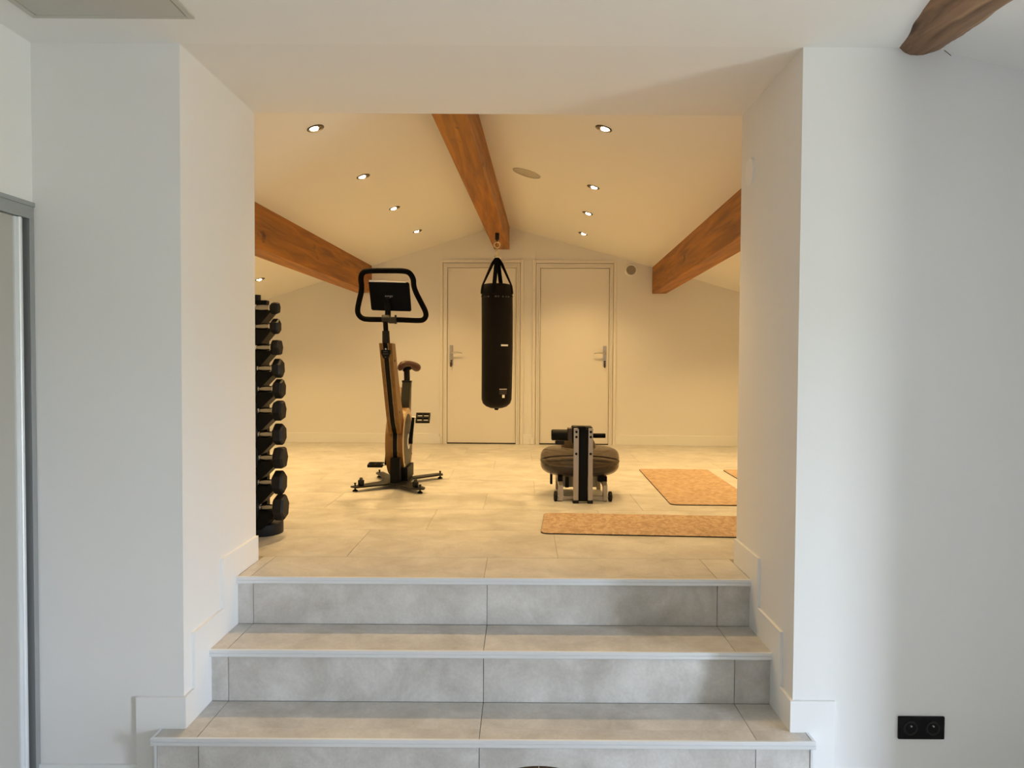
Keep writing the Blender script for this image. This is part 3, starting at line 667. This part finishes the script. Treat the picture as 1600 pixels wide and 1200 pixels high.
obj('handlebar', B().tube(smooth_loop(pts), 0.0185, 14, True), M['foam'], bk, 60)
c1 = at(603, 498, 5.385)
obj('bar_clamp', B().cyl((c1.x-0.026, c1.y, c1.z), (c1.x+0.026, c1.y, c1.z), 0.027, n=24), M['olive'], bk, 40)
c2 = at(613.5, 500, 5.37)
cb = B(); cb.box((c2.x-0.026, c2.y-0.028, c2.z-0.024), (c2.x+0.028, c2.y+0.028, c2.z+0.020), 0.004); obj('tablet_clamp', cb, M['olive'], bk)
obj('clamp_screw', B().cyl((c2.x+0.022, c2.y-0.01, c2.z-0.028), (c2.x+0.022, c2.y-0.01, c2.z+0.034), 0.007, n=12), M['blackmetal'], bk)
arm_ = B(); arm_.tube([at(606, 502, 5.405), at(606, 485, 5.42), at(605, 466, 5.405)], [0.022, 0.020, 0.018], 10); obj('tablet_arm', arm_, M['black'], bk, 50)
# tablet, its back to the stairs, leaning away
TY = 5.455
tq = [at(575.5, 439.5, TY-0.05), at(639, 441.5, TY-0.05), at(642.5, 487, TY), at(580, 485, TY)]
e_ = (tq[1]-tq[0]); f_ = (tq[3]-tq[0]); nr = e_.cross(f_).normalized()
if nr.y < 0: nr = -nr
b = B(); b.poly(tq, nr*0.022); bmesh.ops.bevel(b.bm, geom=list(b.bm.edges), offset=0.006, segments=2, affect='EDGES'); tb = obj('tablet', b, M['screen'], bk, 40)
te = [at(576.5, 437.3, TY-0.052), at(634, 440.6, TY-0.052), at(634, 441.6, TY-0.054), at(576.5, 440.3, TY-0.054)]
obj('tablet_edge_glint', B().poly(te, (0, 0.012, 0)), M['white'], tb)  # white strip: the glint along the top edge, put into the colour
ex = e_.normalized(); ez = (-(f_-ex*f_.dot(ex))).normalized(); ctr = at(607.5, 462.5, TY-0.03)
ctr = ctr-nr*((ctr-tq[0]).dot(nr))-nr*0.0012
Mt = Matrix((ex, ez, -nr)).transposed().to_4x4(); Mt.translation = ctr
text_mesh('tablet_logo', 'sungo', 0.024, M['grey'], tb, Mt)
# seat tube, post, saddle
obj('seat_tube', B().tube([at(632, 657, 6.08), at(636, 597, 6.15)], 0, flat=(0.066, 0.06)), M['olive'], bk)
obj('tube_cap', B().tube([at(635.9, 597.5, 6.15), at(636, 594.5, 6.15)], 0, flat=(0.072, 0.064)), M['blackmetal'], bk)
obj('seat_post', B().tube([at(636, 598, 6.20), at(635.5, 577, 6.22)], 0.024, 16), M['blackmetal'], bk, 50)
obj('seat_knob', B().cyl(at(640, 602, 6.17), at(642.5, 602, 6.17), 0.022, n=14), M['blackmetal'], bk, 40)
obj('saddle_clamp', B().tube([at(633, 581, 6.22), at(635, 575, 6.22), at(642, 573, 6.22)], [0.022, 0.03, 0.022], 10), M['black'], bk, 50)
sd = B()
sp_ = [(625.8, 579.0, 6.20, 0.008), (626.2, 577.0, 6.20, 0.020), (627.5, 573.5, 6.20, 0.026), (630.5, 569.8, 6.20, 0.029), (634.5, 568.3, 6.21, 0.027), (639, 568.6, 6.23, 0.026), (644, 570.6, 6.25, 0.030), (648.5, 573.2, 6.27, 0.035), (651.5, 575.3, 6.28, 0.033), (654.0, 577.0, 6.29, 0.022), (655.2, 577.8, 6.29, 0.006)]
sd.tube([at(p[0], p[1], p[2]) for p in sp_], [p[3] for p in sp_], 16)
for v_ in sd.bm.verts: v_.co.y = 6.24+(v_.co.y-6.24)*2.0
obj('saddle', sd, M['saddle'], bk, 60)
# cranks and pedals
def pedal(cx0, cx1, yy, zz, tilt):
    R_m = Matrix.Rotation(tilt, 3, 'X'); c_ = Vector(((cx0+cx1)/2, yy, zz)); L_ = (cx1-cx0)
    pd = B(); hx = L_/2
    for lo, hi in (((-hx, -0.045, -0.011), (hx, -0.033, 0.011)), ((-hx, 0.033, -0.011), (hx, 0.045, 0.011)), ((-hx, -0.033, -0.011), (-hx+0.012, 0.033, 0.011)), ((hx-0.012, -0.033, -0.011), (hx, 0.033, 0.011)), ((-hx, -0.009, -0.012), (hx, 0.009, 0.012)), ((-0.006, -0.033, -0.008), (0.006, 0.033, 0.008))):
        pd.box(lo, hi, 0.002, tf=lambda c: c_+R_m @ c)
    return pd
cr = B(); cr.tube([(-0.878, HC[0], HC[1]), (-0.868, HC[0]+0.01, HC[1]+0.09), (-0.858, HC[0]+0.015, HC[1]+0.185)], [0.017, 0.013, 0.012], 10); cr.cyl((-0.893, *HC), (-0.862, *HC), 0.022, n=20)
ck = obj('crank', cr, M['black'], bk, 50)
obj('pedal_axle', B().cyl((-0.864, HC[0]+0.015, HC[1]+0.182), (-0.835, HC[0]+0.015, HC[1]+0.182), 0.008, n=12), M['steel'], ck)
obj('pedal', pedal(-0.838, -0.727, HC[0]+0.015, HC[1]+0.182, math.radians(48)), M['black'], ck)
cr = B(); cr.tube([(-1.052, HC[0], HC[1]), (-1.060, HC[0]-0.01, HC[1]-0.09), (-1.068, HC[0]-0.015, HC[1]-0.185)], [0.017, 0.013, 0.012], 10); cr.cyl((-1.030, *HC), (-1.065, *HC), 0.022, n=20)
ck = obj('crank', cr, M['black'], bk, 50)
obj('pedal_axle', B().cyl((-1.066, HC[0]-0.015, HC[1]-0.185), (-1.090, HC[0]-0.015, HC[1]-0.185), 0.008, n=12), M['steel'], ck)
obj('pedal', pedal(-1.205, -1.088, HC[0]-0.015, HC[1]-0.185, math.radians(8)), M['black'], ck)

# ------------------------------------------------------------------ water rower
rw = empty('water_rower', (0.405, 5.45, GF), 'water rowing machine with a smoky round tank and two upright silver rails', 'rowing machine')
TC = Vector((0.408, 5.455, 0))
obj('tank_top', B().lathe([(0.277, 0.902), (0.279, 0.915), (0.2785, 0.935), (0.275, 0.952), (0.267, 0.967), (0.254, 0.979), (0.235, 0.987), (0.205, 0.993), (0.12, 0.997), (0, 0.998)], TC, n=64), M['smoky'], rw, 60)
obj('tank_bottom', B().lathe([(0.277, 0.896), (0.279, 0.882), (0.278, 0.866), (0.274, 0.850), (0.264, 0.835), (0.248, 0.822), (0.225, 0.813), (0.19, 0.809), (0.12, 0.808), (0, 0.808)], TC, n=64), M['smoky'], rw, 60)
obj('tank_rim', B().lathe([(0.272, 0.893), (0.281, 0.894), (0.282, 0.904), (0.272, 0.905)], TC, n=64), M['brown'], rw, 40)
obj('water', B().lathe([(0, 0.815), (0.20, 0.818), (0.245, 0.832), (0.264, 0.855), (0.268, 0.882), (0, 0.882)], TC, n=48), M['water'], rw, 50)
obj('tank_hub', B().lathe([(0.125, 0.997), (0.120, 1.020), (0.095, 1.070), (0.090, 1.085), (0, 1.085)], TC+Vector((-0.01, 0, 0)), n=32), M['brown'], rw, 40)
RY = 5.125
for xa, xb in ((0.343, 0.377), (0.441, 0.472)):
    rl = B(); rl.box((xa, RY, 0.672), (xb, RY+0.028, 1.155), 0.002); rail = obj('rail', rl, M['silver'], rw)
    for zz in (1.132, 1.098, 0.985):
        obj('bolt', B().lathe([(0.0065, 0), (0.0085, 0.001), (0.0085, 0.003), (0.004, 0.003), (0.004, 0.001), (0, 0.001)], ((xa+xb)/2, RY, zz), (0, -1, 0), 16), M['black'], rail)
    obj('rail_foot', B().box((xa-0.002, RY, GF), (xb+0.002, RY+0.05, 0.672)), M['rubber'], rw)
obj('centre_channel', B().box((0.379, RY+0.010, 0.664), (0.439, RY+0.040, 1.150), 0.003), M['black'], rw)
obj('channel_cap', B().box((0.372, RY-0.004, 1.150), (0.424, RY+0.09, 1.168), 0.003), M['black'], rw)
sb = B(); sb.poly([(0.335, RY+0.03, 1.05), (0.335, RY+0.03, 1.155), (0.342, RY+0.03, 1.162), (0.47, RY+0.03, 1.160), (0.475, RY+0.03, 1.05)], (0, 0.14, 0)); obj('top_housing', sb, M['black'], rw)
mo = B(); mo.cyl((0.202, RY+0.10, 1.102), (0.312, RY+0.10, 1.102), 0.038, n=28); mo.cyl((0.196, RY+0.10, 1.102), (0.202, RY+0.10, 1.102), 0.032, 0.038, n=28); obj('seat_roller', mo, M['black'], rw, 40)
mb = B(); mb.box((0.305, RY+0.055, 1.075), (0.338, RY+0.14, 1.150), 0.004); obj('roller_bracket', mb, M['brown'], rw)
lb = B(); lb.box((0.222, RY+0.075, 1.036), (0.285, RY+0.125, 1.062), 0.008); obj('roller_cradle', lb, M['blackmetal'], rw)
obj('row_handle', B().cyl((0.475, RY+0.08, 1.100), (0.562, RY+0.08, 1.100), 0.0155, n=20), M['foam'], rw, 40)
# rolling base
for s, xw in ((-1, 0.248), (1, 0.582)):
    xa = xw+(0.0 if s < 0 else 0.0)
    x0, x1 = (0.248, 0.278) if s < 0 else (0.552, 0.580)
    obj('base_leg', B().poly([(x0, 5.20, GF+0.006), (x0, 5.20, 0.760), (x0, 5.40, 0.812), (x0, 5.72, 0.812), (x0, 5.72, GF+0.006), (x0, 5.67, GF+0.006), (x0, 5.66, 0.76), (x0, 5.27, 0.745), (x0, 5.26, GF+0.006)], (x1-x0, 0, 0)), M['silver'], rw)
    ww = B(); xc = x0-0.020 if s < 0 else x1+0.020
    ww.lathe([(0, -0.013), (0.024, -0.013), (0.034, -0.009), (0.034, 0.009), (0.024, 0.013), (0, 0.013)], (xc, 5.215, GF+0.034), (1, 0, 0), n=28); obj('wheel', ww, M['rubber'], rw, 40)
    obj('wheel_axle', B().cyl((min(xc, xa)-0.01, 5.215, GF+0.034), (max(xc, x1)+0.005, 5.215, GF+0.034), 0.006, n=12), M['steel'], rw)
    obj('tank_bracket', B().box((x0-0.004 if s < 0 else x0-0.03, 5.27, 0.775), (x0+0.03 if s < 0 else x1+0.004, 5.33, 0.81)), M['black'], rw)
obj('foot_rest_post', B().box((0.205, 5.62, 0.70), (0.222, 5.68, 0.84), 0.003), M['black'], rw)
obj('cross_bar', B().box((0.278, 5.225, GF+0.012), (0.552, 5.255, GF+0.032), 0.002), M['silver'], rw)
obj('rear_board', B().box((0.278, 5.685, GF+0.02), (0.552, 5.71, 0.790), 0.002), M['beige'], rw)
obj('board_batten', B().box((0.318, 5.66, GF+0.02), (0.345, 5.684, 0.790), 0.002), M['olive'], rw)

# ------------------------------------------------------------------ cork mats
def rounded(cx, cy, L_, W_, ang, r=0.045, n=6):
    P_ = []
    for sx, sy, a0 in ((1, 1, 0), (-1, 1, 90), (-1, -1, 180), (1, -1, 270)):
        for i in range(n+1):
            a = math.radians(a0+90*i/n); P_.append((sx*(L_/2-r)+r*math.cos(a), sy*(W_/2-r)+r*math.sin(a)))
    c_, s_ = math.cos(ang), math.sin(ang)
    return [(cx+x*c_-y*s_, cy+x*s_+y*c_) for x, y in P_]
def cork(cx, cy, L_, W_, ang, label):
    r = empty('cork_mat', (cx, cy, GF), label, 'exercise mat', 'cork exercise mats on the gym floor')
    P_ = rounded(0, 0, L_, W_, 0); P2 = rounded(0, 0, L_-0.004, W_-0.004, 0)
    r.rotation_euler = (0, 0, ang)
    for nme, pp, z0_, h_, mm in (('rubber_base', P_, 0.0, 0.0055, M['mrub']), ('cork_top', P2, 0.0055, 0.0012, M['cork'])):
        o = obj(nme, B().poly([(p[0], p[1], z0_) for p in pp], (0, 0, h_)), mm); o.parent = r; o.location = (0, 0, z0_)
cork(0.118+0.90, 4.492-0.055, 1.80, 0.575, math.radians(-3.6), 'cork mat nearest the stairs, lying crosswise in front of the rower')
cork(1.312, 5.925, 1.70, 0.605, math.radians(88.6), 'cork mat lying lengthwise to the right of the rower')
cork(2.050, 5.91, 1.70, 0.605, math.radians(88.6), 'cork mat mostly hidden behind the right side of the opening')

# ------------------------------------------------------------------ dumbbell tower
tx, ty = -1.44, 4.205
dr = empty('dumbbell_rack', (tx, ty, GF), 'tall black dumbbell tower on a round base beside the left side of the opening', 'dumbbell rack')
obj('base', B().lathe([(0, 0), (0.119, 0), (0.121, 0.003), (0.121, 0.058), (0.116, 0.063), (0, 0.063)], (tx, ty, GF), n=48), M['rubber'], dr, 40)
obj('post', B().box((tx-0.045, ty-0.025, GF+0.063), (tx+0.045, ty+0.025, 1.925), 0.003), M['black'], dr)
obj('post_cap', B().cyl((tx-0.01, ty, 1.925), (tx-0.01, ty, 1.955), 0.016, n=16), M['rubber'], dr)
DY = 4.085
D = [(481.5, 439, 0.034), (510, 440.5, 0.041), (543, 443, 0.046), (575.5, 446, 0.052), (607.5, 448, 0.053), (641.5, 448.5, 0.057), (678.5, 449, 0.058), (715, 451, 0.063), (753.5, 450, 0.063), (792.5, 453, 0.070)]
dl = ['top', 'second from the top', 'third from the top', 'fourth from the top', 'fifth from the top', 'fifth from the bottom', 'fourth from the bottom', 'third from the bottom', 'second from the bottom', 'bottom']
for i, (yy, xr, R0) in enumerate(D):
    z = at(430, yy, DY).z
    xe = at(xr, yy, DY).x - R0*0.30                      # right end face
    hl = 0.044+0.018*(i/9.0)                              # head length
    hh = 0.086-0.006*(i/9.0)                              # handle length
    xc = xe-hl-hh/2
    a0 = [12, 30, 2, 38, 20, 8, 33, 0, 25, 14][i]
    db = empty('dumbbell', (xc, DY, z-R0), 'black hexagonal dumbbell with chrome grip, %s of the tower' % dl[i], 'dumbbell', 'hexagonal dumbbells on the tower')
    for s in (-1, 1):
        xi = xc+s*hh/2; prof = [(R0*0.62, 0), (R0*0.97, 0.010), (R0*1.0, 0.016), (R0*1.0, hl-0.010), (R0*0.86, hl), (0, hl)]
        hd = B(); MX = Vector((s, 0, 0)); rings = []
        for r_, h_ in prof:
            rings.append([hd.bm.verts.new((xi+s*h_, DY+r_*math.cos(math.radians(a0+60*k)), z+r_*math.sin(math.radians(a0+60*k)))) for k in range(6)] if r_ > 0 else None)
        for A_, C_ in zip(rings, rings[1:]):
            if C_ is None: hd.bm.faces.new(A_); continue
            for k in range(6): hd.bm.faces.new((A_[k], A_[(k+1) % 6], C_[(k+1) % 6], C_[k]))
        hd.bm.faces.new(rings[0])
        obj('head', hd, M['rubber'], db)
        obj('collar', B().lathe([(0.012, 0), (0.019, 0.001), (0.019, 0.008), (0.014, 0.011)], (xi, DY, z), (-s, 0, 0), 24), M['chrome'], db, 40)
    n_ = 10; pr = [(0.0125+0.004*math.sin(math.pi*k/n_), hh*k/n_) for k in range(n_+1)]
    obj('handle', B().lathe(pr, (xc-hh/2, DY, z), (1, 0, 0), 24), M['grip'], db, 40)
    ar = B(); xi = xc+hh/2-0.002
    ar.poly([(tx-0.04, DY-0.015, z-0.018), (xi, DY-0.015, z-0.018), (xi, DY-0.015, z-R0*0.80), (tx+0.050, DY-0.015, z-R0-0.050), (tx-0.04, DY-0.015, z-R0-0.050)], (0, ty-0.026-DY+0.015, 0))
    obj('cradle', ar, M['black'], dr)

# ------------------------------------------------------------------ stool at the foot of the stairs
sc_ = (0.055, 2.13, 0.0)
sto = empty('round_stool', (sc_[0], sc_[1], LF), 'dark round stool top just peeking in at the bottom centre', 'stool')
obj('seat', B().lathe([(0, 0.335), (0.160, 0.335), (0.170, 0.345), (0.172, 0.362), (0.166, 0.374), (0.10, 0.378), (0, 0.379)], sc_, n=56), M['stool'], sto, 50)
obj('pale_line', B().tube([(sc_[0], sc_[1]+0.10, 0.3785), (sc_[0], sc_[1]+0.160, 0.3755), (sc_[0], sc_[1]+0.171, 0.368), (sc_[0], sc_[1]+0.1735, 0.350)], 0.0012, 6), M['grey'], sto)  # thin pale line over the back edge of the seat
for a in (45, 135, 225, 315):
    t = math.radians(a); obj('leg', B().cyl((sc_[0]+0.15*math.cos(t), sc_[1]+0.15*math.sin(t), LF), (sc_[0]+0.11*math.cos(t), sc_[1]+0.11*math.sin(t), 0.336), 0.012, 0.015, n=14), M['stool'], sto)
